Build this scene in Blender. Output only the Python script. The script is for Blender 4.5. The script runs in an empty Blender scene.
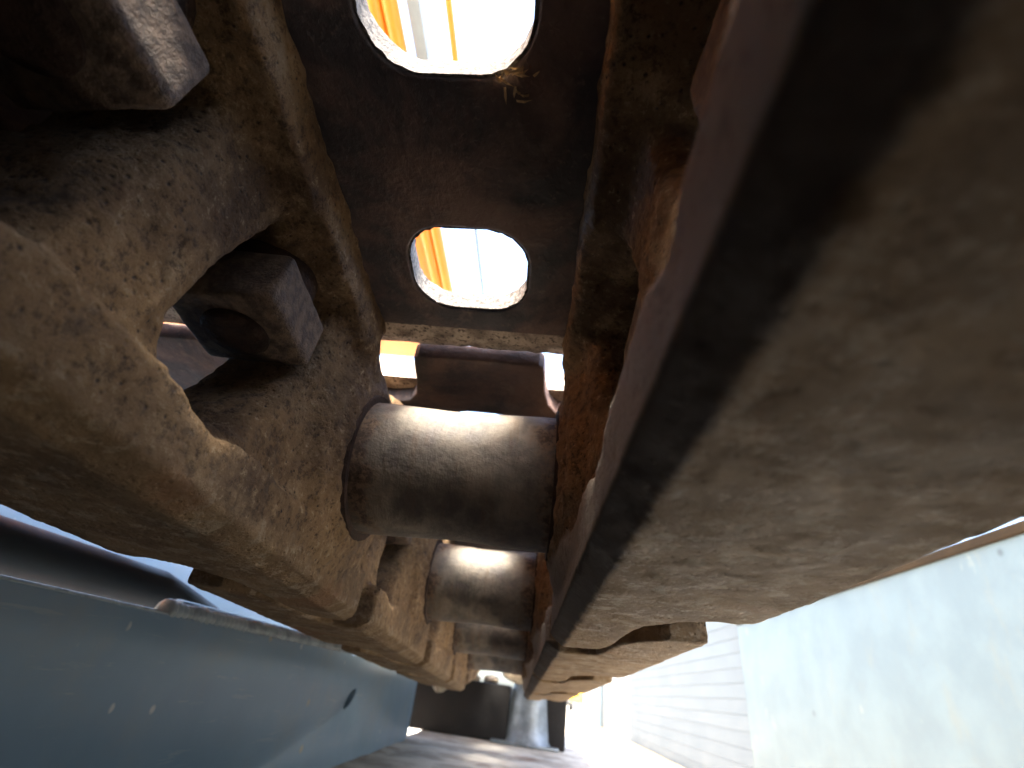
import bpy, bmesh, math, random
import numpy as np
from mathutils import Matrix, Vector

random.seed(7)
SC = bpy.context.scene
COL = SC.collection
MM = 0.001

# ------------------------------------------------------------------ camera
CAM_H = 0.75                                    # lens height above the yard
F_PX = 475.0
RIGHT = Vector((0.99196, 0.03178, 0.1225))
UP = Vector((-0.08568, -0.54376, 0.83486))
FWD = Vector((-0.09314, 0.83864, 0.53667))
cam_data = bpy.data.cameras.new('camera')
cam = bpy.data.objects.new('camera', cam_data)
COL.objects.link(cam)
m = Matrix.Identity(4)
for i in range(3):
    m[i][0], m[i][1], m[i][2] = RIGHT[i], UP[i], -FWD[i]
m[2][3] = CAM_H
cam.matrix_world = m
cam_data.sensor_width = 36.0
cam_data.lens = F_PX / 1024 * 36
cam_data.clip_start = 0.002
cam_data.clip_end = 400
cam_data.dof.use_dof = True
cam_data.dof.focus_distance = 0.12
cam_data.dof.aperture_fstop = 18.0
SC.camera = cam

# ------------------------------------------------------------------ sky, sun, exposure
SUN_DIR = Vector((0.04, -0.71, 0.70)).normalized()
SUN_EL = math.asin(SUN_DIR.z)
SUN_AZ = math.atan2(SUN_DIR.x, SUN_DIR.y)
world = bpy.data.worlds.new('World')
SC.world = world
world.use_nodes = True
wn = world.node_tree.nodes
bg = wn['Background']
sky = wn.new('ShaderNodeTexSky')
sky.sky_type = 'NISHITA'
sky.sun_disc = False
sky.sun_elevation = SUN_EL
sky.sun_rotation = SUN_AZ
sky.air_density = 1.0
sky.dust_density = 4.0
sky.ozone_density = 0.6
world.node_tree.links.new(sky.outputs['Color'], bg.inputs['Color'])
bg.inputs['Strength'].default_value = 0.15
sun_data = bpy.data.lights.new('sun', 'SUN')
sun_data.energy = 2.0
sun_data.angle = math.radians(12)
sun_data.color = (1.0, 0.93, 0.82)
sun = bpy.data.objects.new('sun', sun_data)
sun.rotation_euler = (-SUN_DIR).to_track_quat('-Z', 'Y').to_euler()
COL.objects.link(sun)
vs = SC.view_settings
vs.view_transform = 'Standard'
vs.look = 'None'
vs.exposure = 3.55
vs.gamma = 1.0
SC.cycles.max_bounces = 10
SC.cycles.diffuse_bounces = 8

# ------------------------------------------------------------------ chain frame -> world (origin at the lens, mm)
CH = Matrix(((0.99946, -0.02588, -0.02002, 0), (0.0268, 0.99853, 0.04705, 0),
             (0.01877, -0.04756, 0.99869, CAM_H), (0, 0, 0, 1)))
PITCH = 171.5
XC = -26.0          # chain centre line
PIN0 = 160.0        # first pin in view
PINZ = 71.0
RAILZ = 25.5
SHOEZ = 116.0
BUSH_R = 23.6


def chain_at(y, x=XC, z=0.0):
    return CH @ Matrix.Translation(Vector((x, y, z)) * MM)


def pin_pose(k, dz=0.0):
    """frame of the link that starts at pin k; past pin 2 the sagging run rises to the carrier roller."""
    mt = chain_at(PIN0 + PITCH * min(k, 2))
    for i in range(3, k + 1):
        da = math.radians({3: 6.0, 4: 4.0, 5: 2.0}.get(i, 0.0))
        mt = (mt @ Matrix.Translation((0, PITCH * MM, PINZ * MM)) @ Matrix.Rotation(da, 4, 'X')
              @ Matrix.Translation((0, 0, -PINZ * MM)))
    return mt @ Matrix.Translation((0, 0, dz * MM))


# ------------------------------------------------------------------ object helpers
def tag(o, label, cat, group=None, kind=None):
    if label:
        o['label'] = label
    if cat:
        o['category'] = cat
    if group:
        o['group'] = group
    if kind:
        o['kind'] = kind
    return o


def thing(name, label, cat, matrix=None, group=None):
    o = bpy.data.objects.new(name, None)
    o.empty_display_size = 0.02
    COL.objects.link(o)
    if matrix is not None:
        o.matrix_world = matrix
    return tag(o, label, cat, group)


def link_mesh(name, me, mat=None, parent=None, loc=None):
    if mat is not None and not me.materials:
        me.materials.append(mat)
    o = bpy.data.objects.new(name, me)
    COL.objects.link(o)
    if parent is not None:
        o.parent = parent
    if loc is not None:
        o.location = loc
    return o


def mesh_from(name, verts, faces, smooth=False):
    me = bpy.data.meshes.new(name)
    me.from_pydata([tuple(v) for v in verts], [], [tuple(f) for f in faces])
    me.update()
    if smooth:
        me.shade_smooth()
    return me


def bm_mesh(name, bm, smooth_angle=None):
    bmesh.ops.recalc_face_normals(bm, faces=bm.faces)
    me = bpy.data.meshes.new(name)
    bm.to_mesh(me)
    bm.free()
    if smooth_angle is not None:
        me.shade_smooth()
        me.set_sharp_from_angle(angle=math.radians(smooth_angle))
    return me


def add_box(bm, lo, hi, bevel=0.0, seg=2):
    r = bmesh.ops.create_cube(bm, size=1.0)
    vs_ = r['verts']
    c = (Vector(lo) + Vector(hi)) / 2
    s = Vector(hi) - Vector(lo)
    for v in vs_:
        v.co = Vector((v.co.x * s.x, v.co.y * s.y, v.co.z * s.z)) + c
    if bevel:
        es = list({e for v in vs_ for e in v.link_edges})
        bmesh.ops.bevel(bm, geom=es, offset=bevel, segments=seg, affect='EDGES', profile=0.6)


def box_mesh(name, lo, hi, bevel=0.0, seg=2):
    bm = bmesh.new()
    add_box(bm, lo, hi, bevel, seg)
    return bm_mesh(name, bm, 40)


def lathe_mesh(name, prof, seg=48, axis='z', wob=None):
    """prof: list of (r, h)."""
    vs_, fs = [], []
    n = len(prof)
    for i in range(seg):
        a = 2 * math.pi * i / seg
        for (r, h) in prof:
            if wob:
                r = r + wob(a, h)
            p = (r * math.cos(a), r * math.sin(a), h)
            if axis == 'x':
                p = (h, r * math.cos(a), r * math.sin(a))
            elif axis == 'y':
                p = (r * math.cos(a), h, r * math.sin(a))
            vs_.append(p)
    for i in range(seg):
        j = (i + 1) % seg
        for k in range(n - 1):
            fs.append((i * n + k, j * n + k, j * n + k + 1, i * n + k + 1))
    fs.append([i * n for i in range(seg)])
    fs.append([i * n + n - 1 for i in range(seg)])
    bm = bmesh.new()
    bv = [bm.verts.new(v) for v in vs_]
    for f in fs:
        bm.faces.new([bv[i] for i in f])
    return bm_mesh(name, bm, 40)


def tube_mesh(name, pts, r, seg=10):
    vs_, fs = [], []
    rs = r if isinstance(r, (list, tuple)) else [r] * len(pts)
    for i, p in enumerate(pts):
        p = Vector(p)
        d = (Vector(pts[min(i + 1, len(pts) - 1)]) - Vector(pts[max(i - 1, 0)])).normalized()
        a = d.orthogonal().normalized() if abs(d.z) > 0.95 else d.cross(Vector((0, 0, 1))).normalized()
        b = d.cross(a)
        for k in range(seg):
            t = 2 * math.pi * k / seg
            vs_.append(p + (a * math.cos(t) + b * math.sin(t)) * rs[i])
    for i in range(len(pts) - 1):
        for k in range(seg):
            k2 = (k + 1) % seg
            fs.append((i * seg + k, i * seg + k2, (i + 1) * seg + k2, (i + 1) * seg + k))
    fs.append(list(range(seg)))
    fs.append(list(range((len(pts) - 1) * seg, len(pts) * seg)))
    bm = bmesh.new()
    bv = [bm.verts.new(v) for v in vs_]
    for f in fs:
        bm.faces.new([bv[i] for i in f])
    return bm_mesh(name, bm, 50)


def plate_mesh(name, outline, holes, thick, bevel=0.0, bevel_res=2):
    """flat plate in XY, z from 0 to thick, with round edges, from closed outlines."""
    cu = bpy.data.curves.new(name, 'CURVE')
    cu.dimensions = '2D'
    cu.fill_mode = 'BOTH'
    for poly in [outline] + list(holes):
        sp = cu.splines.new('POLY')
        sp.points.add(len(poly) - 1)
        for pt, q in zip(sp.points, poly):
            pt.co = (q[0], q[1], 0, 1)
        sp.use_cyclic_u = True
    cu.extrude = thick / 2 - bevel
    cu.bevel_depth = bevel
    cu.bevel_resolution = bevel_res
    cu.offset = -bevel
    o = bpy.data.objects.new('tmp', cu)
    COL.objects.link(o)
    dg = bpy.context.evaluated_depsgraph_get()
    me = bpy.data.meshes.new_from_object(o.evaluated_get(dg))
    bpy.data.objects.remove(o)
    bpy.data.curves.remove(cu)
    me.name = name
    co = np.empty(len(me.vertices) * 3)
    me.vertices.foreach_get('co', co)
    co = co.reshape(-1, 3)
    co[:, 2] += thick / 2
    me.vertices.foreach_set('co', co.ravel())
    me.materials.clear()
    bm = bmesh.new()
    bm.from_mesh(me)
    bmesh.ops.remove_doubles(bm, verts=bm.verts, dist=1e-6)
    bm.to_mesh(me)
    bm.free()
    me.shade_smooth()
    me.set_sharp_from_angle(angle=math.radians(35))
    return me


def round_rect(cx, cy, hx, hy, r, n=8):
    pts = []
    for (sx, sy, a0) in ((1, 1, 0), (-1, 1, 90), (-1, -1, 180), (1, -1, 270)):
        for k in range(n + 1):
            a = math.radians(a0 + 90 * k / n)
            pts.append((cx + sx * (hx - r) + r * math.cos(a), cy + sy * (hy - r) + r * math.sin(a)))
    return pts


# ------------------------------------------------------------------ numpy noise, distance fields, surface nets
def hash3(i, j, k, seed):
    n = (i * 374761393 + j * 668265263 + k * 2147483647 + seed * 974711) & 0xFFFFFFFF
    n = ((n ^ (n >> 13)) * 1274126177) & 0xFFFFFFFF
    n = n ^ (n >> 16)
    return (n & 0xFFFF) / 65535.0


def vnoise(P, scale, seed=0):
    Q = P / scale
    I = np.floor(Q).astype(np.int64)
    Fr = Q - I
    Fr = Fr * Fr * (3 - 2 * Fr)
    out = 0
    for a in (0, 1):
        for b in (0, 1):
            for c in (0, 1):
                w = (Fr[:, 0] if a else 1 - Fr[:, 0]) * (Fr[:, 1] if b else 1 - Fr[:, 1]) * (Fr[:, 2] if c else 1 - Fr[:, 2])
                out = out + w * hash3(I[:, 0] + a, I[:, 1] + b, I[:, 2] + c, seed)
    return out * 2 - 1


def sd_poly(px, py, poly):
    poly = np.asarray(poly, float)
    d = np.full(np.broadcast(px, py).shape, 1e18)
    s = np.ones(d.shape)
    n = len(poly)
    for i in range(n):
        a = poly[i]
        b = poly[i - 1]
        e = b - a
        wx, wy = px - a[0], py - a[1]
        t = np.clip((wx * e[0] + wy * e[1]) / (e @ e), 0, 1)
        d = np.minimum(d, (wx - e[0] * t) ** 2 + (wy - e[1] * t) ** 2)
        c1 = py >= a[1]
        c2 = py < b[1]
        c3 = e[0] * wy > e[1] * wx
        flip = (c1 & c2 & c3) | (~c1 & ~c2 & ~c3)
        s = np.where(flip, -s, s)
    return s * np.sqrt(d)


def smin(a, b, k):
    h = np.clip(0.5 + 0.5 * (b - a) / k, 0, 1)
    return b + (a - b) * h - k * h * (1 - h)


def smax(a, b, k):
    return -smin(-a, -b, k)


def sstep(a, b, x):
    t = np.clip((x - a) / (b - a), 0, 1)
    return t * t * (3 - 2 * t)


def extr(d2, dz, r):
    """rounded extrusion from a planar distance and a slab distance."""
    a, b = d2 + r, dz + r
    return np.minimum(np.maximum(a, b), 0) + np.hypot(np.maximum(a, 0), np.maximum(b, 0)) - r


def surface_nets(fn, lo, hi, h):
    ax = [np.arange(lo[i], hi[i] + h, h) for i in range(3)]
    V = fn(ax[0][:, None, None], ax[1][None, :, None], ax[2][None, None, :])
    V = np.ascontiguousarray(np.broadcast_to(V, (len(ax[0]), len(ax[1]), len(ax[2]))))
    S = V < 0
    n = np.array(V.shape) - 1
    cnt = np.zeros(n, np.int8)
    acc = np.zeros(tuple(n) + (3,), np.float32)
    def sl(A, o):
        return A[o[0]:o[0] + n[0], o[1]:o[1] + n[1], o[2]:o[2] + n[2]]
    for axis in range(3):
        b, c = [(1, 2), (0, 2), (0, 1)][axis]
        for u in (0, 1):
            for w in (0, 1):
                o0 = [0, 0, 0]
                o0[b], o0[c] = u, w
                o1 = list(o0)
                o1[axis] = 1
                v0, v1 = sl(V, o0), sl(V, o1)
                cr = sl(S, o0) != sl(S, o1)
                t = np.where(cr, v0 / np.where(cr, v0 - v1, 1), 0)
                cnt += cr
                acc[..., axis] += np.where(cr, t, 0)
                acc[..., b] += cr * u
                acc[..., c] += cr * w
    act = cnt > 0
    idx = np.full(tuple(n), -1, np.int64)
    idx[act] = np.arange(act.sum())
    cells = np.argwhere(act)
    P = (cells + acc[act] / cnt[act][:, None]) * h + np.array([a[0] for a in ax])
    quads = []
    for axis in range(3):
        b, c = [(1, 2), (2, 0), (0, 1)][axis]
        s0 = [slice(1, -1)] * 3
        s1 = [slice(1, -1)] * 3
        s0[axis] = slice(0, -1)
        s1[axis] = slice(1, None)
        A, B = S[tuple(s0)], S[tuple(s1)]
        E = np.argwhere(A != B)
        off = np.array([1, 1, 1])
        off[axis] = 0
        E = E + off
        flip = ~S[E[:, 0], E[:, 1], E[:, 2]]
        def cell(du, dw):
            q = E.copy()
            q[:, b] -= du
            q[:, c] -= dw
            return idx[q[:, 0], q[:, 1], q[:, 2]]
        Q = np.stack([cell(1, 1), cell(0, 1), cell(0, 0), cell(1, 0)], 1)
        Q[flip] = Q[flip][:, ::-1]
        quads.append(Q)
    Q = np.concatenate(quads)
    # pull the vertices onto the surface
    def ev(P):
        return fn(P[:, 0], P[:, 1], P[:, 2])
    N = None
    for _ in range(2):
        e = 0.25
        g = np.stack([ev(P + np.eye(3)[i] * e) - ev(P - np.eye(3)[i] * e) for i in range(3)], 1) / (2 * e)
        gl = np.maximum(np.linalg.norm(g, axis=1, keepdims=True), 0.3)
        N = g / gl
        P = P - N * np.clip(ev(P)[:, None] / gl, -0.4 * h, 0.4 * h)
    return P, Q, N


def np_mesh(name, P, Q, flip=False):
    me = bpy.data.meshes.new(name)
    if flip:
        Q = Q[:, ::-1]
    me.vertices.add(len(P))
    me.vertices.foreach_set('co', np.ascontiguousarray(P, np.float32).ravel())
    me.loops.add(Q.size)
    me.loops.foreach_set('vertex_index', np.ascontiguousarray(Q, np.int32).ravel())
    me.polygons.add(len(Q))
    me.polygons.foreach_set('loop_start', np.arange(0, Q.size, 4, dtype=np.int32))
    me.update(calc_edges=True)
    me.validate()
    me.shade_smooth()
    return me


# ------------------------------------------------------------------ materials
class NT:
    def __init__(s, name):
        s.m = bpy.data.materials.new(name)
        s.m.use_nodes = True
        s.t = s.m.node_tree
        s.b = s.t.nodes['Principled BSDF']
        s.tc = s.t.nodes.new('ShaderNodeTexCoord')
        s.oi = s.t.nodes.new('ShaderNodeObjectInfo')
        # every copy gets its own stretch of the pattern
        vm = s.t.nodes.new('ShaderNodeVectorMath')
        vm.operation = 'SCALE'
        vm.inputs[0].default_value = (3.1, 1.7, 2.3)
        s.L(s.oi.outputs['Random'], vm.inputs['Scale'])
        va = s.t.nodes.new('ShaderNodeVectorMath')
        va.operation = 'ADD'
        s.L(s.tc.outputs['Object'], va.inputs[0])
        s.L(vm.outputs[0], va.inputs[1])
        s.vec = va.outputs[0]
        s.raw = s.tc.outputs['Object']

    def L(s, a, b):
        s.t.links.new(a, b)

    def noise(s, scale, detail=4, rough=0.6, vec=None, dist=0.0, stretch=None):
        n = s.t.nodes.new('ShaderNodeTexNoise')
        n.inputs['Scale'].default_value = scale
        n.inputs['Detail'].default_value = detail
        n.inputs['Roughness'].default_value = rough
        n.inputs['Distortion'].default_value = dist
        v = vec or s.vec
        if stretch:
            mp = s.t.nodes.new('ShaderNodeMapping')
            mp.inputs['Scale'].default_value = stretch
            s.L(v, mp.inputs['Vector'])
            v = mp.outputs[0]
        s.L(v, n.inputs['Vector'])
        return n.outputs['Fac']

    def voro(s, scale, feat='F1'):
        n = s.t.nodes.new('ShaderNodeTexVoronoi')
        n.feature = feat
        n.inputs['Scale'].default_value = scale
        s.L(s.vec, n.inputs['Vector'])
        return n.outputs['Distance']

    def rng(s, v, a, b, c=0.0, d=1.0, smooth=True):
        n = s.t.nodes.new('ShaderNodeMapRange')
        n.interpolation_type = 'SMOOTHSTEP' if smooth else 'LINEAR'
        s.L(v, n.inputs['Value'])
        for k, x in zip(('From Min', 'From Max', 'To Min', 'To Max'), (a, b, c, d)):
            n.inputs[k].default_value = x
        return n.outputs['Result']

    def mix(s, fac, a, b):
        n = s.t.nodes.new('ShaderNodeMix')
        n.data_type = 'RGBA'
        for sock, v in ((n.inputs[0], fac), (n.inputs[6], a), (n.inputs[7], b)):
            if hasattr(v, 'is_linked'):
                s.L(v, sock)
            elif isinstance(v, tuple):
                sock.default_value = v + (1.0,) if len(v) == 3 else v
            else:
                sock.default_value = v
        return n.outputs[2]

    def math(s, op, a, b=0.0, clamp=False):
        n = s.t.nodes.new('ShaderNodeMath')
        n.operation = op
        n.use_clamp = clamp
        for sock, v in ((n.inputs[0], a), (n.inputs[1], b)):
            if hasattr(v, 'is_linked'):
                s.L(v, sock)
            else:
                sock.default_value = v
        return n.outputs[0]

    def xyz(s, v=None):
        n = s.t.nodes.new('ShaderNodeSeparateXYZ')
        s.L(v or s.raw, n.inputs[0])
        return n.outputs

    def bump(s, h, dist, strength=1.0):
        n = s.t.nodes.new('ShaderNodeBump')
        n.inputs['Distance'].default_value = dist
        n.inputs['Strength'].default_value = strength
        s.L(h, n.inputs['Height'])
        s.L(n.outputs[0], s.b.inputs['Normal'])

    def set(s, **kw):
        for k, v in kw.items():
            sock = s.b.inputs[k.replace('_', ' ')]
            if hasattr(v, 'is_linked'):
                s.L(v, sock)
            elif isinstance(v, tuple):
                sock.default_value = v + (1.0,)
            else:
                sock.default_value = v
        return s.m


def mat_link():
    s = NT('rusty cast link steel')
    big = s.noise(22, 5, 0.6)
    mid = s.noise(90, 6, 0.7)
    fine = s.noise(420, 5, 0.75)
    pits = s.voro(520)
    z = s.xyz()[2]
    worn = s.rng(s.math('ADD', z, s.rng(mid, 0.3, 0.7, -0.004, 0.004)), 0.0285, 0.0345, 1.0, 0.0)
    grain = s.noise(300, 7, 0.82)
    c = s.mix(s.rng(big, 0.34, 0.62), (0.135, 0.082, 0.045), (0.315, 0.200, 0.098))
    c = s.mix(s.rng(mid, 0.50, 0.70), c, (0.38, 0.27, 0.16))
    c = s.mix(s.math('MULTIPLY', s.rng(mid, 0.46, 0.30), 0.7), c, (0.055, 0.036, 0.026))
    c = s.mix(s.math('MULTIPLY', s.rng(s.noise(48, 4, 0.6, dist=0.6), 0.60, 0.74), 0.30), c, (0.29, 0.145, 0.06))
    c = s.mix(s.math('MULTIPLY', s.rng(grain, 0.50, 0.38), 0.75), c, (0.06, 0.036, 0.022))
    c = s.mix(s.math('MULTIPLY', s.rng(grain, 0.55, 0.66), 0.7), c, (0.50, 0.385, 0.25))
    c = s.mix(s.math('MULTIPLY', s.rng(pits, 0.30, 0.08), s.rng(fine, 0.46, 0.6)), c, (0.035, 0.024, 0.018))
    # the running face is worn smooth and brown
    w = s.mix(s.rng(s.noise(60, 4, 0.6), 0.35, 0.68), (0.21, 0.134, 0.066), (0.36, 0.248, 0.136))
    w = s.mix(s.math('MULTIPLY', s.rng(s.noise(170, 6, 0.75), 0.50, 0.62), 0.85), w, (0.46, 0.37, 0.26))
    w = s.mix(s.math('MULTIPLY', s.rng(s.noise(30, 3, 0.5), 0.60, 0.72), 0.55), w, (0.25, 0.095, 0.03))
    c = s.mix(s.math('MULTIPLY', worn, 0.8), c, w)
    # shade painted dark along the inner edge of the right-hand rails
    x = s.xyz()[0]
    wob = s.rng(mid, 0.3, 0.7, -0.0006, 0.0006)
    shade_band = s.math('MULTIPLY', s.rng(s.math('ADD', x, wob), 0.0362, 0.0370), s.rng(s.math('ADD', x, wob), 0.0436, 0.0418))
    shade_band = s.math('MULTIPLY', shade_band, s.rng(z, 0.0300, 0.0288))
    c = s.mix(s.math('MULTIPLY', shade_band, 0.85), c, (0.046, 0.032, 0.028))
    # light from the left painted pale on the upright side of those rails
    lit_strip = s.math('MULTIPLY', s.rng(x, 0.030, 0.034), s.rng(s.math('ADD', x, wob), 0.0392, 0.0380))
    lit_strip = s.math('MULTIPLY', lit_strip, s.math('MULTIPLY', s.rng(z, 0.0288, 0.0300), s.rng(s.math('ADD', z, s.math('MULTIPLY', wob, 3.0)), 0.0450, 0.0415)))
    c = s.mix(s.math('MULTIPLY', lit_strip, s.rng(grain, 0.38, 0.5, 0.55, 0.9)), c, (0.44, 0.375, 0.31))
    h = s.math('ADD', s.math('MULTIPLY', grain, 1.3), s.math('MULTIPLY', s.rng(pits, 0.0, 0.4), 0.45))
    h = s.math('ADD', h, s.math('MULTIPLY', s.noise(700, 3, 0.7), 0.35))
    h = s.math('MULTIPLY', h, s.math('SUBTRACT', 1.0, s.math('MULTIPLY', worn, 0.15)))
    s.bump(h, 0.0019, 1.0)
    return s.set(Base_Color=c, Roughness=s.rng(mid, 0.3, 0.7, 0.62, 0.85),
                 Specular_IOR_Level=0.35)


def mat_shoe():
    s = NT('dark grimy shoe plate')
    big = s.noise(24, 5, 0.65, dist=0.5)
    mid = s.noise(80, 5, 0.65)
    fine = s.noise(360, 4, 0.7)
    c = s.mix(s.rng(big, 0.40, 0.64), (0.048, 0.045, 0.054), (0.165, 0.108, 0.094))
    c = s.mix(s.math('MULTIPLY', s.rng(mid, 0.56, 0.72), 0.6), c, (0.20, 0.155, 0.135))
    c = s.mix(s.math('MULTIPLY', s.rng(fine, 0.58, 0.72), 0.45), c, (0.20, 0.16, 0.13))
    s.bump(s.math('ADD', mid, s.math('MULTIPLY', fine, 0.5)), 0.0010)
    return s.set(Base_Color=c, Roughness=s.rng(mid, 0.3, 0.7, 0.5, 0.75), Specular_IOR_Level=0.4)


def mat_lip():
    s = NT('dusty plate edge')
    mid = s.noise(120, 5, 0.7)
    fine = s.noise(480, 4, 0.7)
    c = s.mix(s.rng(mid, 0.36, 0.56), (0.16, 0.125, 0.10), (0.50, 0.42, 0.34))
    c = s.mix(s.rng(fine, 0.62, 0.52), (0.09, 0.07, 0.06), c)
    s.bump(s.math('ADD', mid, s.math('MULTIPLY', fine, 0.5)), 0.0012)
    return s.set(Base_Color=c, Roughness=0.8)


def mat_bush():
    s = NT('worn bushing steel')
    x, y, z = s.xyz()
    ax = s.math('ABSOLUTE', x)
    streak = s.noise(60, 5, 0.7, stretch=(3.0, 0.5, 0.5))
    mid = s.noise(75, 5, 0.65)
    fine = s.noise(420, 4, 0.7)
    c = s.mix(s.rng(mid, 0.34, 0.66), (0.11, 0.098, 0.088), (0.27, 0.24, 0.195))
    c = s.mix(s.math('MULTIPLY', s.rng(streak, 0.50, 0.68), 0.5), c, (0.17, 0.115, 0.075))
    c = s.mix(s.rng(s.math('ADD', ax, s.rng(mid, 0.3, 0.7, -0.006, 0.006)), 0.024, 0.034), c,
              s.mix(s.rng(fine, 0.4, 0.6), (0.07, 0.048, 0.036), (0.19, 0.13, 0.085)))
    s.bump(s.math('ADD', s.math('ADD', mid, s.math('MULTIPLY', fine, 0.35)), s.math('MULTIPLY', streak, 0.5)), 0.0009)
    return s.set(Base_Color=c, Roughness=s.rng(mid, 0.3, 0.7, 0.52, 0.75), Metallic=0.1, Specular_IOR_Level=0.5)


def mat_simple(name, col, rough=0.5, var=0.25, scale=20, bump=0.0, bscale=120, dark=None, metal=0.0, spec=0.5):
    s = NT(name)
    n = s.noise(scale, 5, 0.62)
    d = dark or tuple(v * (1 - var) for v in col)
    c = s.mix(s.rng(n, 0.35, 0.65), d, col)
    if bump:
        s.bump(s.noise(bscale, 5, 0.7), bump)
    return s.set(Base_Color=c, Roughness=s.rng(n, 0.3, 0.7, rough * 0.85, min(1, rough * 1.15)), Metallic=metal,
                 Specular_IOR_Level=spec)


def mat_paint():
    s = NT('scuffed blue grey paint')
    n = s.noise(9, 4, 0.6)
    c = s.mix(s.rng(n, 0.3, 0.7), (0.200, 0.300, 0.400), (0.245, 0.350, 0.450))
    dust = s.noise(30, 6, 0.7)
    specks = s.voro(45)
    pick = s.noise(45, 1, 0.5)
    c = s.mix(s.math('MULTIPLY', s.rng(specks, 0.13, 0.06), s.rng(pick, 0.44, 0.50)), c, (0.62, 0.62, 0.58))
    specks2 = s.voro(27)
    pick2 = s.noise(31, 1, 0.5)
    c = s.mix(s.math('MULTIPLY', s.rng(specks2, 0.12, 0.05), s.rng(pick2, 0.50, 0.56)), c, (0.50, 0.40, 0.22))
    scr = s.noise(70, 6, 0.7, stretch=(0.25, 3.0, 1.0), dist=0.3)
    c = s.mix(s.math('MULTIPLY', s.rng(scr, 0.60, 0.68), 0.45), c, (0.42, 0.46, 0.47))
    dst = s.noise(11, 7, 0.7)
    c = s.mix(s.math('MULTIPLY', s.rng(dst, 0.46, 0.72), 0.40), c, (0.36, 0.34, 0.29))
    s.bump(s.noise(8, 2, 0.4), 0.0012)
    return s.set(Base_Color=c, Roughness=s.rng(dust, 0.2, 0.8, 0.27, 0.36), Specular_IOR_Level=0.5)


def mat_frame():
    s = NT('dusty frame top')
    n = s.noise(14, 6, 0.65)
    f = s.noise(120, 4, 0.7)
    c = s.mix(s.rng(n, 0.36, 0.62), (0.30, 0.255, 0.205), (0.55, 0.50, 0.42))
    c = s.mix(s.math('MULTIPLY', s.rng(s.noise(9, 4, 0.6), 0.60, 0.70), 0.75), c, (0.20, 0.10, 0.05))
    c = s.mix(s.math('MULTIPLY', s.rng(f, 0.6, 0.75), 0.5), c, (0.50, 0.46, 0.40))
    s.bump(s.math('ADD', n, s.math('MULTIPLY', f, 0.4)), 0.004)
    return s.set(Base_Color=c, Roughness=0.85)


def mat_wall():
    s = NT('pale cyan wall paint')
    n = s.noise(2.4, 5, 0.62)
    c = s.mix(s.rng(n, 0.35, 0.65), (0.086, 0.108, 0.108), (0.104, 0.130, 0.127))
    c = s.mix(s.math('MULTIPLY', s.rng(s.noise(5.5, 6, 0.7, stretch=(1, 1, 0.35)), 0.55, 0.72), 0.5), c, (0.125, 0.125, 0.095))
    c = s.mix(s.math('MULTIPLY', s.rng(s.voro(3.4), 0.12, 0.05), s.rng(s.noise(4.2, 1, 0.5), 0.46, 0.52)), c, (0.05, 0.058, 0.055))
    c = s.mix(s.math('MULTIPLY', s.rng(s.noise(3.1, 3, 0.6, stretch=(1, 1.6, 0.8)), 0.66, 0.72), 0.5), c, (0.20, 0.20, 0.15))
    s.bump(s.noise(1.2, 3, 0.5), 0.02)
    return s.set(Base_Color=c, Roughness=0.6)


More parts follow.
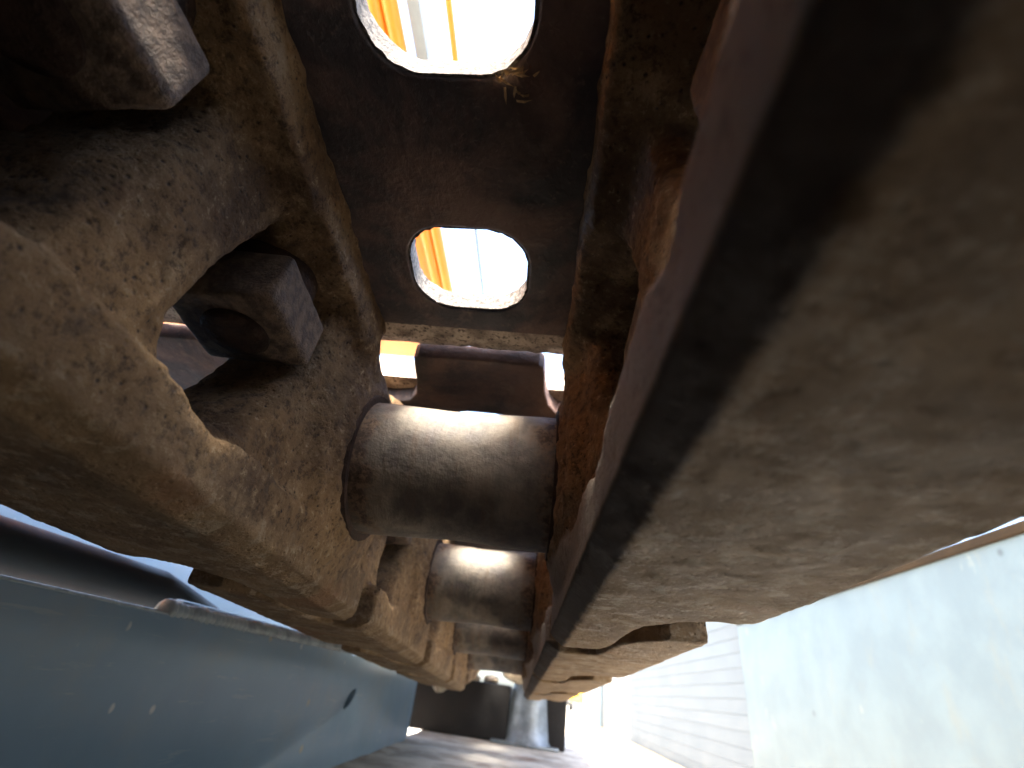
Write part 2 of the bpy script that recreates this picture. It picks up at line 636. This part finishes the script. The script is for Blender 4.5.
M = dict(
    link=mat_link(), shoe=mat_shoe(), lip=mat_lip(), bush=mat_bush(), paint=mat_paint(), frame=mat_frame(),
    rim=mat_simple('pale dust lining', (0.20, 0.185, 0.17), 0.9, 0.75, 700, 0.0010, 500),
    nut=mat_simple('grimy nut steel', (0.215, 0.155, 0.115), 0.75, 0.6, 260, 0.0013, 420),
    bolt=mat_simple('oily bolt end', (0.06, 0.038, 0.030), 0.8, 0.6, 260, 0.0010, 600, spec=0.2),
    weld=mat_simple('painted weld bead', (0.36, 0.43, 0.46), 0.28, 0.2, 60),
    hose=mat_simple('black rubber hose', (0.016, 0.018, 0.020), 0.6, 0.3, 20, spec=0.2),
    darksteel=mat_simple('dark roller steel', (0.028, 0.028, 0.030), 0.5, 0.5, 40, 0.001, 200),
    black=mat_simple('black bracket paint', (0.012, 0.011, 0.011), 0.75, 0.5, 40, 0.001, 200, spec=0.2),
    oily=mat_simple('low bounce brown', (0.10, 0.075, 0.055), 0.7, 0.5, 30, 0.002, 150, spec=0.25),  # dark tone for the unseen near plate, cuts bounce light
    silver=mat_simple('bare silver steel', (0.20, 0.235, 0.27), 0.38, 0.4, 40, 0.0006, 200, metal=0.35),
    dirt=mat_simple('dry pale dirt', (0.56, 0.47, 0.34), 0.95, 0.35, 120, 0.003, 250),
    straw=mat_simple('dry straw', (0.50, 0.36, 0.20), 0.9, 0.4, 300),
    orange=mat_simple('orange machine paint', (0.72, 0.235, 0.02), 0.35, 0.12, 10),
    greyseal=mat_simple('grey blue trim', (0.30, 0.36, 0.38), 0.4, 0.3, 12),
    cyan=mat_wall(),
    white=mat_simple('white siding paint', (0.098, 0.108, 0.110), 0.6, 0.08, 0.7),
    cream=mat_simple('cream wall paint', (0.25, 0.255, 0.25), 0.6, 0.06, 2),
    brown=mat_simple('brown trim paint', (0.036, 0.024, 0.014), 0.9, 0.25, 5, spec=0.05),
    pipe=mat_simple('grey downpipe', (0.13, 0.17, 0.20), 0.5, 0.1, 5),
    kerb=mat_simple('ochre kerb', (0.60, 0.42, 0.20), 0.85, 0.2, 5),
    ground=mat_simple('pale dusty yard', (0.62, 0.55, 0.44), 0.95, 0.16, 2.2, 0.01, 30),
    yellow=mat_simple('yellow post paint', (0.80, 0.55, 0.03), 0.45, 0.1, 5),
    carpaint=mat_simple('dark car paint', (0.015, 0.016, 0.017), 0.35, 0.2, 2),
    glass=mat_simple('tinted car glass', (0.03, 0.04, 0.045), 0.08, 0.1, 2),
    taillight=mat_simple('dark red lens', (0.06, 0.006, 0.006), 0.3, 0.1, 5),
    tyre=mat_simple('tyre rubber', (0.02, 0.02, 0.02), 0.8, 0.2, 5),
)

# ------------------------------------------------------------------ setting: yard, wall, far things (world metres, Z from the yard)
def W(x, y, z):
    return (x, y, z + CAM_H)

g = link_mesh('ground', mesh_from('ground', [(-60, -60, 0), (60, -60, 0), (60, 120, 0), (-60, 120, 0)], [(0, 1, 2, 3)]), M['ground'])
tag(g, None, None, kind='structure')

WX = 2.6
t = thing('yard_wall', 'smooth pale cyan wall with a brown top trim at the right', 'wall', Matrix.Translation((WX, 0, 0)))
link_mesh('wall_panel', box_mesh('wall_panel', (-0.03, -2.5, 0), (0.16, 6.9, 1.790), 0.004), M['cyan'], t)
link_mesh('top_trim', box_mesh('top_trim', (-0.05, -2.5, 1.793), (0.18, 6.9, 1.85), 0.006), M['brown'], t)

t = thing('sided_wall', 'white horizontal board siding beyond the cyan wall', 'wall', Matrix.Translation((WX, 0, 0)))
link_mesh('backing', box_mesh('backing', (0.03, 6.905, 0), (0.16, 15.0, 2.0)), M['white'], t)
nb = 12
bh = 2.0 / nb
bm = bmesh.new()
prof = [(0.028, 0.0), (0.0, 0.001), (0.0005, 0.03), (0.004, bh - 0.002), (0.028, bh - 0.002)]
va = [bm.verts.new((x, 6.906, z)) for x, z in prof]
vb = [bm.verts.new((x, 14.99, z)) for x, z in prof]
for i in range(len(prof)):
    j = (i + 1) % len(prof)
    bm.faces.new((va[i], va[j], vb[j], vb[i]))
bm.faces.new(va)
bm.faces.new(vb)
board_me = bm_mesh('board', bm)
for i in range(nb):
    link_mesh('board', board_me, M['white'], t, (0, 0, i * bh))

t = thing('plain_wall', 'plain cream wall at the far end with grey downpipe', 'wall', Matrix.Translation((WX, 0, 0)))
link_mesh('wall_panel', box_mesh('wall_panel', (-0.02, 15.01, 0), (0.16, 34, 2.1), 0.01), M['cream'], t)
link_mesh('downpipe', lathe_mesh('downpipe', [(0.16, 0.02), (0.16, 2.05), (0.19, 2.06), (0.19, 2.1)], 20), M['pipe'], t, (-0.2, 20.2, 0))
k = link_mesh('kerb', box_mesh('kerb', (WX - 0.14, -2.5, 0.0), (WX - 0.035, 34, 0.035), 0.008), M['kerb'])
tag(k, None, None, kind='structure')

t = thing('yellow_sign', 'small yellow sign board on a thin post far down the yard', 'sign', Matrix.Translation((0.74, 9.0, 0)))
link_mesh('board', box_mesh('board', (-0.10, -0.012, 0.70), (0.10, 0.012, 0.90), 0.008), M['yellow'], t)
link_mesh('post', lathe_mesh('post', [(0.016, 0.0), (0.016, 0.72), (0.012, 0.73)], 14), M['cream'], t, (0, 0.03, 0))

def car(loc, rz, label):
    t = thing('parked_car', label, 'car', Matrix.Translation(loc) @ Matrix.Rotation(rz, 4, 'Z'))
    side = [(-2.1, .28), (-2.15, .62), (-2.0, .86), (-1.2, .94), (1.0, .96), (1.9, .82), (2.1, .6), (2.08, .28)]
    cab = [(-1.75, .93), (-1.25, 1.38), (0.1, 1.42), (0.95, .965)]
    def prism(name, pr, w, w2, mat, bev):
        bm = bmesh.new()
        zmin, zmax = min(p[1] for p in pr), max(p[1] for p in pr)
        f = lambda z: w + (w2 - w) * (z - zmin) / (zmax - zmin)
        A = [bm.verts.new((-f(z), y, z)) for y, z in pr]
        B = [bm.verts.new((f(z), y, z)) for y, z in pr]
        for i in range(len(pr)):
            j = (i + 1) % len(pr)
            bm.faces.new((A[i], A[j], B[j], B[i]))
        bm.faces.new(A)
        bm.faces.new(B)
        bmesh.ops.bevel(bm, geom=list(bm.edges), offset=bev, segments=2, affect='EDGES')
        return link_mesh(name, bm_mesh(name, bm, 50), mat, t)
    prism('body', side, .88, .84, M['carpaint'], .05)
    prism('cabin', cab, .80, .62, M['glass'], .04)
    wm = lathe_mesh('wheel', [(0.1, -0.11), (0.30, -0.11), (0.33, -0.07), (0.33, 0.07), (0.30, 0.11), (0.1, 0.11)], 24, 'x')
    for sx in (-1, 1):
        for sy in (-1.3, 1.3):
            link_mesh('wheel', wm, M['tyre'], t, (sx * .78, sy, .33))
    for sx in (-1, 1):
        link_mesh('tail_light', box_mesh('tail_light', (-.16, -.02, -.06), (.16, .03, .06), .015), M['taillight'], t, (sx * .6, -2.13, .70))
    return t
car((2.05, 42.0, 0), 0.1, 'dark car parked far down the yard behind the yellow sign')

# ------------------------------------------------------------------ the machine above the track
t = thing('machine_body', 'orange machine bodywork seen through the holes above the track', 'machine body', Matrix.Translation((0, 0, CAM_H)))
link_mesh('side_panel', box_mesh('side_panel', (-1.5, -1.4, 0.52), (-0.52, 0.73, 1.3), 0.02), M['orange'], t)
for x, r in ((-0.1915, 0.0075), (-0.1765, 0.0075)):
    link_mesh('sill_tube', tube_mesh('sill_tube', [(x, -1.4, 0.497), (x, 0.72, 0.497)], r, 20), M['orange'], t)
link_mesh('deck', box_mesh('deck', (-0.75, -1.4, 0.500), (-0.19, 0.72, 0.518), 0.004), M['orange'], t)
link_mesh('guard_rod', tube_mesh('guard_rod', [(-0.1235, -1.3, 0.5), (-0.1235, 0.40, 0.5)], 0.0032, 12), M['orange'], t)
link_mesh('guard_cable', tube_mesh('guard_cable', [(-0.1235, 0.40, 0.5), (-0.1235, 0.71, 0.5)], 0.0018, 10), M['pipe'], t)
link_mesh('trim_strip', box_mesh('trim_strip', (-0.163, -0.1, 0.50), (-0.150, 0.215, 0.512), 0.003), M['greyseal'], t)
for y in (-1.29, 0.705):
    link_mesh('rod_bracket', box_mesh('rod_bracket', (-0.18, y - .012, 0.503), (-0.12, y + .012, 0.515), 0.002), M['orange'], t)

# ------------------------------------------------------------------ track frame under the lens and blue side plate
PX = -0.2
FZ = -0.092
t = thing('undercarriage_beam', 'dusty flat steel beam top below the chain', 'beam', Matrix.Translation((0, 0, CAM_H)))
bm = bmesh.new()
nx, ny = 14, 60
rows = []
for j in range(ny + 1):
    y = 0.52 + 2.18 * j / ny
    rows.append([bm.verts.new((PX - 0.012 + (0.115 - PX + 0.012) * i / nx, y, FZ + random.uniform(-1, 1) * 0.0012)) for i in range(nx + 1)])
for j in range(ny):
    for i in range(nx):
        bm.faces.new((rows[j][i], rows[j][i + 1], rows[j + 1][i + 1], rows[j + 1][i]))
link_mesh('top_plate', bm_mesh('top_plate', bm, 60), M['frame'], t)
link_mesh('low_bounce_plate', box_mesh('low_bounce_plate', (PX - 0.01, -0.5, FZ - 0.003), (0.113, 0.519, FZ + 0.002), 0.001), M['oily'], t)  # unseen near stretch, added dark to cut bounce onto the rails
ck = link_mesh('shade_cheek', plate_mesh('shade_cheek', [(-0.6, -0.12), (-0.6, -0.004), (0.04, -0.005), (0.10, -0.006), (0.16, -0.035), (0.24, -0.089), (0.25, -0.12)], [], 0.010, 0.0015), M['darksteel'], t)  # unseen cheek added to keep low light off the near rails
ck.matrix_local = Matrix(((0, 0, 1, 0.117), (1, 0, 0, 0), (0, 1, 0, 0), (0, 0, 0, 1)))
link_mesh('beam', box_mesh('beam', (PX - 0.01, -0.5, -0.36), (0.113, 2.7, FZ - 0.004), 0.008), M['darksteel'], t)

t = thing('frame_side_plate', 'blue grey painted side plate with weld bead left of the chain', 'side plate', Matrix.Translation((PX, 0, CAM_H)))
# plate outline in (y, z); slot hole near its far end
out = [(-0.6, -0.30), (0.985, -0.30), (1.0, -0.285), (0.992, 0.0), (0.985, 0.011), (-0.6, 0.0125)]
slot = [(0.635 + math.cos(a) * 0.0150 + math.sin(a) * 0.003, -0.031 + math.sin(a) * 0.0078 + math.cos(a) * 0.0055) for a in [2 * math.pi * i / 20 for i in range(20)]]
pm = plate_mesh('plate', out, [slot], 0.010, 0.0015)
pl = link_mesh('plate', pm, M['paint'], t)
pl.matrix_local = Matrix(((0, 0, 1, -0.010), (1, 0, 0, 0), (0, 1, 0, 0), (0, 0, 0, 1)))
link_mesh('slot_shade', box_mesh('slot_shade', (-0.017, 0.60, -0.05), (-0.0125, 0.68, -0.01)), M['black'], t)  # black sheet painting the shade inside the slot
# weld bead of overlapping ripples along the top edge
P_, Fc = [], []
bm = bmesh.new()
y = 0.283
while y < 0.60:
    r = bmesh.ops.create_uvsphere(bm, u_segments=10, v_segments=6, radius=1.0)
    rr = random.uniform(0.9, 1.1)
    for v in r['verts']:
        v.co = Vector((v.co.x * 0.0048 * rr - 0.004 + v.co.y * 0.002, y + v.co.y * 0.0042, 0.0135 + v.co.z * 0.0052 * rr))
    y += 0.0056
link_mesh('weld_bead', bm_mesh('weld_bead', bm, 60), M['weld'], t)
link_mesh('edge_highlight', tube_mesh('edge_highlight', [(-0.0012, -0.6, 0.0120), (-0.0012, 0.0, 0.0116), (-0.0012, 0.281, 0.0113)], 0.0011, 8), M['weld'], t)  # pale tube painting the highlight along the plate's top edge
link_mesh('top_flange', box_mesh('top_flange', (-0.016, 0.298, 0.0135), (-0.007, 0.98, 0.0205), 0.003), M['paint'], t)
link_mesh('inner_web', box_mesh('inner_web', (-0.15, -1.4, -0.06), (-0.14, 1.6, 0.112), 0.003), M['paint'], t)

t = thing('shade_box', 'added dark shade box above the near end of the blue side plate', 'shade box', Matrix.Translation((PX, 0, CAM_H)))  # box added to block light at the near left
link_mesh('cover', box_mesh('cover', (-0.16, -0.55, 0.015), (0.05, 0.095, 0.110), 0.012, 3), M['darksteel'], t)
for y_ in (-0.4, -0.2, 0.0):
    link_mesh('cover_bolt', lathe_mesh('cover_bolt', [(0.009, 0.0), (0.009, 0.007), (0.007, 0.009)], 6, 'x'), M['darksteel'], t, (0.0495, y_, 0.06))

h = link_mesh('hydraulic_hose', tube_mesh('hydraulic_hose', [(0, -0.6, 0), (0.0, 0.0, 0), (0.0, 0.25, 0), (0.004, 0.34, -0.001), (-0.004, 0.42, -0.012), (-0.02, 0.48, -0.035)], 0.0125, 20), M['hose'])
h.location = W(PX - 0.064, 0, 0.028)
tag(h, 'black rubber hose running above the blue side plate', 'hose')

# shade drum unseen behind the lens, added to keep light off the near rails
t = thing('shade_drum', 'added dark round shade drum housing inside the bend of the track', 'shade drum', Matrix.Translation((0.10, -0.215, CAM_H - 0.175)))
link_mesh('housing', lathe_mesh('housing', [(0.255, 0.0), (0.262, 0.006), (0.262, 0.12), (0.25, 0.14), (0.19, 0.16), (0.17, 0.20), (0.05, 0.205)], 72, 'x'), M['darksteel'], t)
hb = lathe_mesh('housing_bolt', [(0.012, 0.0), (0.012, 0.010), (0.010, 0.012)], 6, 'x')
for i in range(12):
    a = 2 * math.pi * i / 12
    link_mesh('housing_bolt', hb, M['darksteel'], t, (0.146, 0.225 * math.cos(a), 0.225 * math.sin(a)))

# ------------------------------------------------------------------ track links
HULL = [(-26, 52), (-31, 71), (-24, 96), (14, 106), (40, 113), (140, 113), (158, 106), (198, 98), (207, 71), (200, 44), (160, 36), (20, 38)]
RAIL = [(3, 84), (4, 72), (14, 65), (24, 60), (58, 57), (62, 52), (63, 37), (212, 37.5), (216, 40), (217, 50), (214, 56), (204, 58.5),
        (168, 59), (158, 61), (148, 67), (143, 74), (141, 84)]
WIN1 = [(80.5, 51), (79, 57), (81, 72), (88, 97.0), (119, 98), (123, 88), (118, 68), (107, 50), (96, 43), (87, 44)]
WIN0 = [(20, 92), (24, 70), (33, 50), (43, 43), (50, 47), (51.5, 67), (57, 86), (56, 96.5), (24, 97.5)]


RAIL_LONG = [(-45, 84), (-45, 37)] + RAIL[7:-1] + [(141, 86)]


def link_sdf(x, t, z, plan=RAIL):
    # rail head
    d = sd_poly(t, x, plan)
    rail = extr(d, np.abs(z - 34.0) - 8.5, 0.8)
    rail = np.maximum(rail, ((x - 37.0) * -3.2 + (z - 28.9) * -5.5) / 6.363)
    rail = smax(rail, ((x - 84.0) * 3.2 + (z - RAILZ) * -3.0) / 4.39, 1.5)
    # bosses
    tf, zf = t - 171.5, z - PINZ
    rf = np.sqrt(tf * tf + zf * zf)
    far = extr(rf - 36.5, np.abs(x - 46.8) - 10.5, 3.0)
    far = smin(far, extr(rf - 29.0, np.abs(x - 46.8) - 13.0, 2.0), 3.0)
    rn = np.sqrt(t * t + zf * zf)
    near = extr(rn - 31.5, np.abs(x - 69.5) - 10.5, 3.0)
    # web
    xi = 59 - 15.5 * sstep(12, 62, t) - 6.0 * sstep(110, 150, t)
    xo = 79 - 22 * sstep(100, 150, t)
    web = extr(sd_poly(t, z, HULL), np.maximum(xi - x, x - xo) * 0.9, 4.0)
    pad = extr(sd_poly(t, x, [(14, 72), (18, 40), (34, 33.5), (142, 33.5), (150, 38), (150, 58), (120, 74), (60, 78)]), np.abs(z - 108.4) - 7.4, 2.5)
    b = smin(web, pad, 9.0)
    b = smin(b, far, 7.0)
    b = smin(b, near, 7.0)
    b = smin(b, rail, 4.0)
    b = np.maximum(b, RAILZ - z)
    # nut windows flare a little towards the inner side
    fl = 0.04 * np.maximum(52 - x, 0)
    w1 = sd_poly(t, z, WIN1) - 1.0 - fl
    w0 = sd_poly(t, z, WIN0) - 1.0 - fl
    b = smax(b, -w1, 5.0)
    b = smax(b, -w0, 5.0)
    return b


def build_links(plan, step):
    P, Q, N = surface_nets(lambda x, t, z: link_sdf(x, t, z, plan), (30, -50, 21), (89, 224, 120), step)
    cast = sstep(27.5, 34.0, P[:, 2])
    disp = vnoise(P, 14.0, 1) * 0.35 + vnoise(P, 5.0, 2) * 0.34 + vnoise(P, 2.2, 3) * 0.32
    lump = np.maximum(vnoise(P, 3.6, 9) - 0.35, 0) * 1.6
    disp = (disp + lump) * np.where((P[:, 2] < 42) & (P[:, 0] < 39.5), 0.22, 0.26 + 0.74 * cast)
    P = P + N * disp[:, None]
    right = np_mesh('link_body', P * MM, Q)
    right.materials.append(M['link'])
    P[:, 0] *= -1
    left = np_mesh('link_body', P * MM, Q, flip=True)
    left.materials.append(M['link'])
    return {1: right, -1: left}


NEAR_LINK = build_links(RAIL_LONG, 1.0)
FAR_LINK = build_links(RAIL, 1.5)


def nut_mesh():
    bm = bmesh.new()
    add_box(bm, (-15, -14.5, -16), (15, 14.5, 0), 2.6, 4)
    bmesh.ops.subdivide_edges(bm, edges=[e for e in bm.edges if e.calc_length() > 9], cuts=7, use_grid_fill=True)
    co = np.array([v.co[:] for v in bm.verts])
    d = vnoise(co, 6.0, 51) * 0.35 + vnoise(co, 2.5, 52) * 0.15
    for v, q in zip(bm.verts, d):
        v.co = (v.co + v.co.normalized() * float(q)) * MM
    return bm_mesh('nut', bm, 40)


NUT = nut_mesh()
NUT.materials.append(M['nut'])
BOLT = lathe_mesh('bolt_end', [(8.6 * MM, 0), (8.6 * MM, -1.2 * MM), (7.6 * MM, -2.2 * MM), (5.0 * MM, -2.5 * MM), (2.4 * MM, -2.3 * MM), (0.5 * MM, -2.2 * MM)], 28)
BOLT.materials.append(M['bolt'])
WASHER = lathe_mesh('washer', [(13.5 * MM, 0), (13.5 * MM, 8 * MM)], 32)
WASHER.materials.append(M['bolt'])
ORD = ['nearest', 'first', 'second', 'third', 'fourth', 'fifth', 'sixth', 'seventh']
links = range(-1, 6)
for k in links:
    for side, nm in ((1, 'right'), (-1, 'left')):
        if k == -1:
            lab = ('large rusty link at the left with a square nut in its window' if side < 0 else
                   'large rusty link at the right, its wide rail close to the lens')
        else:
            lab = 'rusty track link, %s beyond the large link in the %s row' % (ORD[k + 1], nm)
        t = thing('track_link', lab, 'track link', pin_pose(k), 'links of the track chain')
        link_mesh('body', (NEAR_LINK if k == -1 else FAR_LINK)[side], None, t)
        for tt, rz, xx in ((36.5, 0.06, 55), (106.5, -0.04, 56)):
            if side > 0:
                xx += 8
            n = link_mesh('nut', NUT, None, t, (side * xx * MM, tt * MM, 93.0 * MM))
            n.rotation_euler.z = rz * side
            link_mesh('bolt_end', BOLT, None, n, (0, 0, -15.8 * MM))
            link_mesh('washer', WASHER, None, n, (0, 0, -0.5 * MM))

# ------------------------------------------------------------------ bushings
def bush_prof():
    pr = []
    for i in range(-40, 41):
        h_ = i
        r = BUSH_R - 0.9 * math.exp(-(h_ / 17.0) ** 2)
        if abs(h_) > 38:
            r -= (abs(h_) - 38) * 0.8
        pr.append((r * MM, h_ * MM))
    return pr

BUSH = lathe_mesh('sleeve', bush_prof(), 96, 'x')
BUSH.materials.append(M['bush'])
RING = lathe_mesh('seal_ring', [(BUSH_R * MM - 0.001, -1.5 * MM), (26.0 * MM, -1.5 * MM), (26.6 * MM, 0), (26.0 * MM, 1.5 * MM), (BUSH_R * MM - 0.001, 1.5 * MM)], 64, 'x')
RING.materials.append(M['bolt'])
BLAB = {-1: 'rusty bushing overhead at the near end of the large links', 0: 'large worn steel bushing between the large left and right links'}
for k in range(-1, 6):
    t = thing('track_bushing', BLAB.get(k, 'worn steel bushing, %s beyond the large one' % ORD[k]), 'bushing', pin_pose(k, PINZ), 'bushings of the track chain')
    t.matrix_world = t.matrix_world @ Matrix.Rotation(0.7 * k, 4, 'X')
    link_mesh('sleeve', BUSH, None, t)
    for sx in (-1, 1):
        link_mesh('seal_ring', RING, None, t, (sx * 34.0 * MM, 0, 0))

# ------------------------------------------------------------------ shoes
SW = 235.0
def shoe_outline():
    half = [(0, -10), (24.5, -10), (26.5, -8.5), (27, -5), (28, 8), (30, 18), (34, 24), (44, 26), (58, 24), (64, 14), (66, 0), (67, -7), (70, -9), (SW - 6, -9), (SW, -3), (SW, 138), (SW - 5, 143)]
    o = half + [(-x, y) for x, y in reversed(half)]
    o = o[:-1]
    return o

HOLES = ((44.0, 14.6), (115.5, 17.0))
PLATE = plate_mesh('plate', [(x * MM, y * MM) for x, y in shoe_outline()],
                   [[(x * MM, y * MM) for x, y in round_rect(0, yc, 19.3, hl, 13, 12)] for yc, hl in HOLES], 8 * MM, 0.9 * MM)
PLATE.materials.append(M['shoe'])
# dusty lining of the holes
def rim_mesh(hl):
    ro = round_rect(0, 0, 19.6, hl + .3, 13.3, 12)
    ri = round_rect(0, 0, 18.6, hl - .7, 12.3, 12)
    bm = bmesh.new()
    nr = len(ro)
    ring = [[bm.verts.new(Vector((q[0] + random.uniform(-.25, .25), q[1] + random.uniform(-.25, .25), z)) * MM) for q in pl_]
            for pl_, z in ((ro, 0.9), (ri, 0.7), (ri, 3.0), (ri, 5.4), (ri, 7.6), (ro, 7.4))]
    for a_ in range(5):
        for i in range(nr):
            j = (i + 1) % nr
            bm.faces.new((ring[a_][i], ring[a_][j], ring[a_ + 1][j], ring[a_ + 1][i]))
    me = bm_mesh('hole_rim', bm, 60)
    me.materials.append(M['rim'])
    return me

PLUG = box_mesh('light_plug', (-.0192, -.0168, 0), (.0192, .0168, .005), 0.001)
PLUG.materials.append(M['dirt'])
RIMS = [(yc, rim_mesh(hl)) for yc, hl in HOLES]
# upturned trailing lip
bm = bmesh.new()
prof = [(142.2, 0.2), (150, 1.2), (158, 4.2), (160, 6.5), (159.5, 10), (157, 11.5), (150, 9.2), (142.2, 7.8)]
va, vb = [], []
sec = []
nseg = 120
for i in range(nseg + 1):
    x = -SW + 3 + (2 * SW - 6) * i / nseg
    sec.append([bm.verts.new(Vector((x, y + random.uniform(-.35, .35), z + random.uniform(-.25, .25))) * MM) for y, z in prof])
for i in range(nseg):
    for j in range(len(prof)):
        j2 = (j + 1) % len(prof)
        bm.faces.new((sec[i][j], sec[i][j2], sec[i + 1][j2], sec[i + 1][j]))
bm.faces.new(sec[0])
bm.faces.new(sec[-1])
LIP = bm_mesh('trailing_lip', bm, 50)
LIP.materials.append(M['lip'])
bm = bmesh.new()
pr = [(-6, 0), (-3, 12), (3, 12), (6, 0)]
A = [bm.verts.new(Vector((-SW, y, z)) * MM) for y, z in pr]
B = [bm.verts.new(Vector((SW, y, z)) * MM) for y, z in pr]
for i in range(4):
    bm.faces.new((A[i], A[(i + 1) % 4], B[(i + 1) % 4], B[i]))
bm.faces.new(A)
bm.faces.new(B)
GROUSER = bm_mesh('grouser', bm)
GROUSER.materials.append(M['lip'])
BHEAD = lathe_mesh('bolt_head', [(14 * MM, 0), (14 * MM, 9 * MM), (12.5 * MM, 10 * MM)], 6)
BHEAD.materials.append(M['nut'])
WRAP_R = 300.0
for k in range(-7, 7):
    lab = {-1: 'dark track shoe overhead with two rounded holes showing white sky',
           -2: 'dark track shoe overhead behind the one with two bright holes',
           0: 'dark track shoe with notched front edge above the large bushing'}.get(k)
    if lab is None:
        lab = ('dark track shoe, %s beyond the one with the notched edge' % ORD[k] if k > 0 else
               'added dark track shoe wrapping down round the near bend, %s along it' % ORD[-2 - k])
    mt = pin_pose(k, SHOEZ)
    if k < -2:                                   # unseen shoes added behind the lens, bent down to block light
        yb = PIN0 - 2 * PITCH
        ang = (-2 - k) * PITCH / WRAP_R
        mt = chain_at(yb - WRAP_R * math.sin(ang), z=SHOEZ - WRAP_R * (1 - math.cos(ang))) @ Matrix.Rotation(ang, 4, 'X')
    t = thing('track_shoe', lab, 'track shoe', mt, 'shoes of the track chain')
    link_mesh('plate', PLATE, None, t)
    link_mesh('trailing_lip', LIP, None, t)
    if k < -1:
        for yc, hl in HOLES:                     # plugs added to stop sky light through unseen holes
            link_mesh('light_plug', PLUG, None, t, (0, yc * MM, 2 * MM))
    for yc, rm in RIMS:
        link_mesh('hole_rim', rm, None, t, (0, yc * MM, 0))
    for y in (22, 78):
        link_mesh('grouser', GROUSER, None, t, (0, y * MM, 7.5 * MM))
    for sx in (-1, 1):
        for y in (36.0, 104.5):
            link_mesh('bolt_head', BHEAD, None, t, (sx * 55 * MM, y * MM, 7.8 * MM))

# ------------------------------------------------------------------ carrier roller bracket standing on the frame
RY = 1.16
t = thing('carrier_roller', 'dark carrier roller bracket with silver steel post under the chain end', 'carrier roller', Matrix.Translation(W(-0.04, RY, FZ)))
def lp(x, y, z):
    return (x, y, z)
link_mesh('bracket', box_mesh('bracket', (-0.30, 0.02, 0.001), (0.0, 0.16, 0.098), 0.006), M['black'], t)
link_mesh('post', lathe_mesh('post', [(0.056, 0.004), (0.050, 0.012), (0.047, 0.040), (0.040, 0.108), (0.033, 0.113)], 48), M['silver'], t, (0.045, 0.05, 0))
link_mesh('base_plate', box_mesh('base_plate', (-0.03, -0.002, 0.001), (0.105, 0.13, 0.006), 0.002), M['silver'], t)
link_mesh('side_block', box_mesh('side_block', (0.075, 0.02, 0.001), (0.118, 0.14, 0.096), 0.004), M['black'], t)


def clod(loc, r, label, seed):
    bm = bmesh.new()
    bmesh.ops.create_icosphere(bm, subdivisions=3, radius=1.0)
    co = np.array([v.co[:] for v in bm.verts])
    d = 1 + 0.28 * vnoise(co * 1.0, 0.8, seed) + 0.14 * vnoise(co, 0.35, seed + 1)
    for v, q, s in zip(bm.verts, co, d):
        v.co = Vector((q[0] * r[0], q[1] * r[1], q[2] * r[2])) * float(s)
    o = link_mesh('dirt_clod', bm_mesh('dirt_clod', bm, 60), M['dirt'])
    o.location = loc
    return tag(o, label, 'dirt clod', 'dry dirt clods')

clod(W(-0.018, RY + .03, FZ + .120), (.040, .026, .020), 'pale dirt clod heaped on the silver roller post', 11)
clod(W(-0.165, 1.03, -0.010), (.014, .02, .012), 'pale dirt clod beside the far end of the blue plate', 21)
clod(W(-0.125, RY + .05, FZ + .103), (.018, .02, .009), 'pale dirt clod on the left of the dark bracket', 31)
clod(W(-0.085, RY + .06, FZ + .103), (.016, .02, .008), 'pale dirt clod in the middle of the dark bracket', 41)

# dry straw caught on the corner of the near hole
bm = bmesh.new()
for i in range(16):
    a = random.uniform(0, math.pi * 2)
    p0 = Vector((random.uniform(-4, 4), random.uniform(-2, 5), random.uniform(-1.0, 0.3)))
    d = Vector((math.cos(a), math.sin(a) * 0.8, random.uniform(-.5, .15))) * random.uniform(2, 4.5)
    w = Vector((-d.y, d.x, 0)).normalized() * 0.28
    c = p0 + d * 0.5 + Vector((0, 0, random.uniform(-1, 0)))
    vs_ = [bm.verts.new(q * MM) for q in (p0 - w, p0 + w, c + w, c - w, p0 + d)]
    bm.faces.new(vs_[:4])
    bm.faces.new((vs_[3], vs_[2], vs_[4]))
o = link_mesh('straw_tuft', bm_mesh('straw_tuft', bm), M['straw'])
o.matrix_world = chain_at(PIN0 - PITCH + 41.5 + 16, x=XC + 15, z=SHOEZ - 0.4)
tag(o, 'tuft of dry straw caught at the corner of the near hole', 'straw')
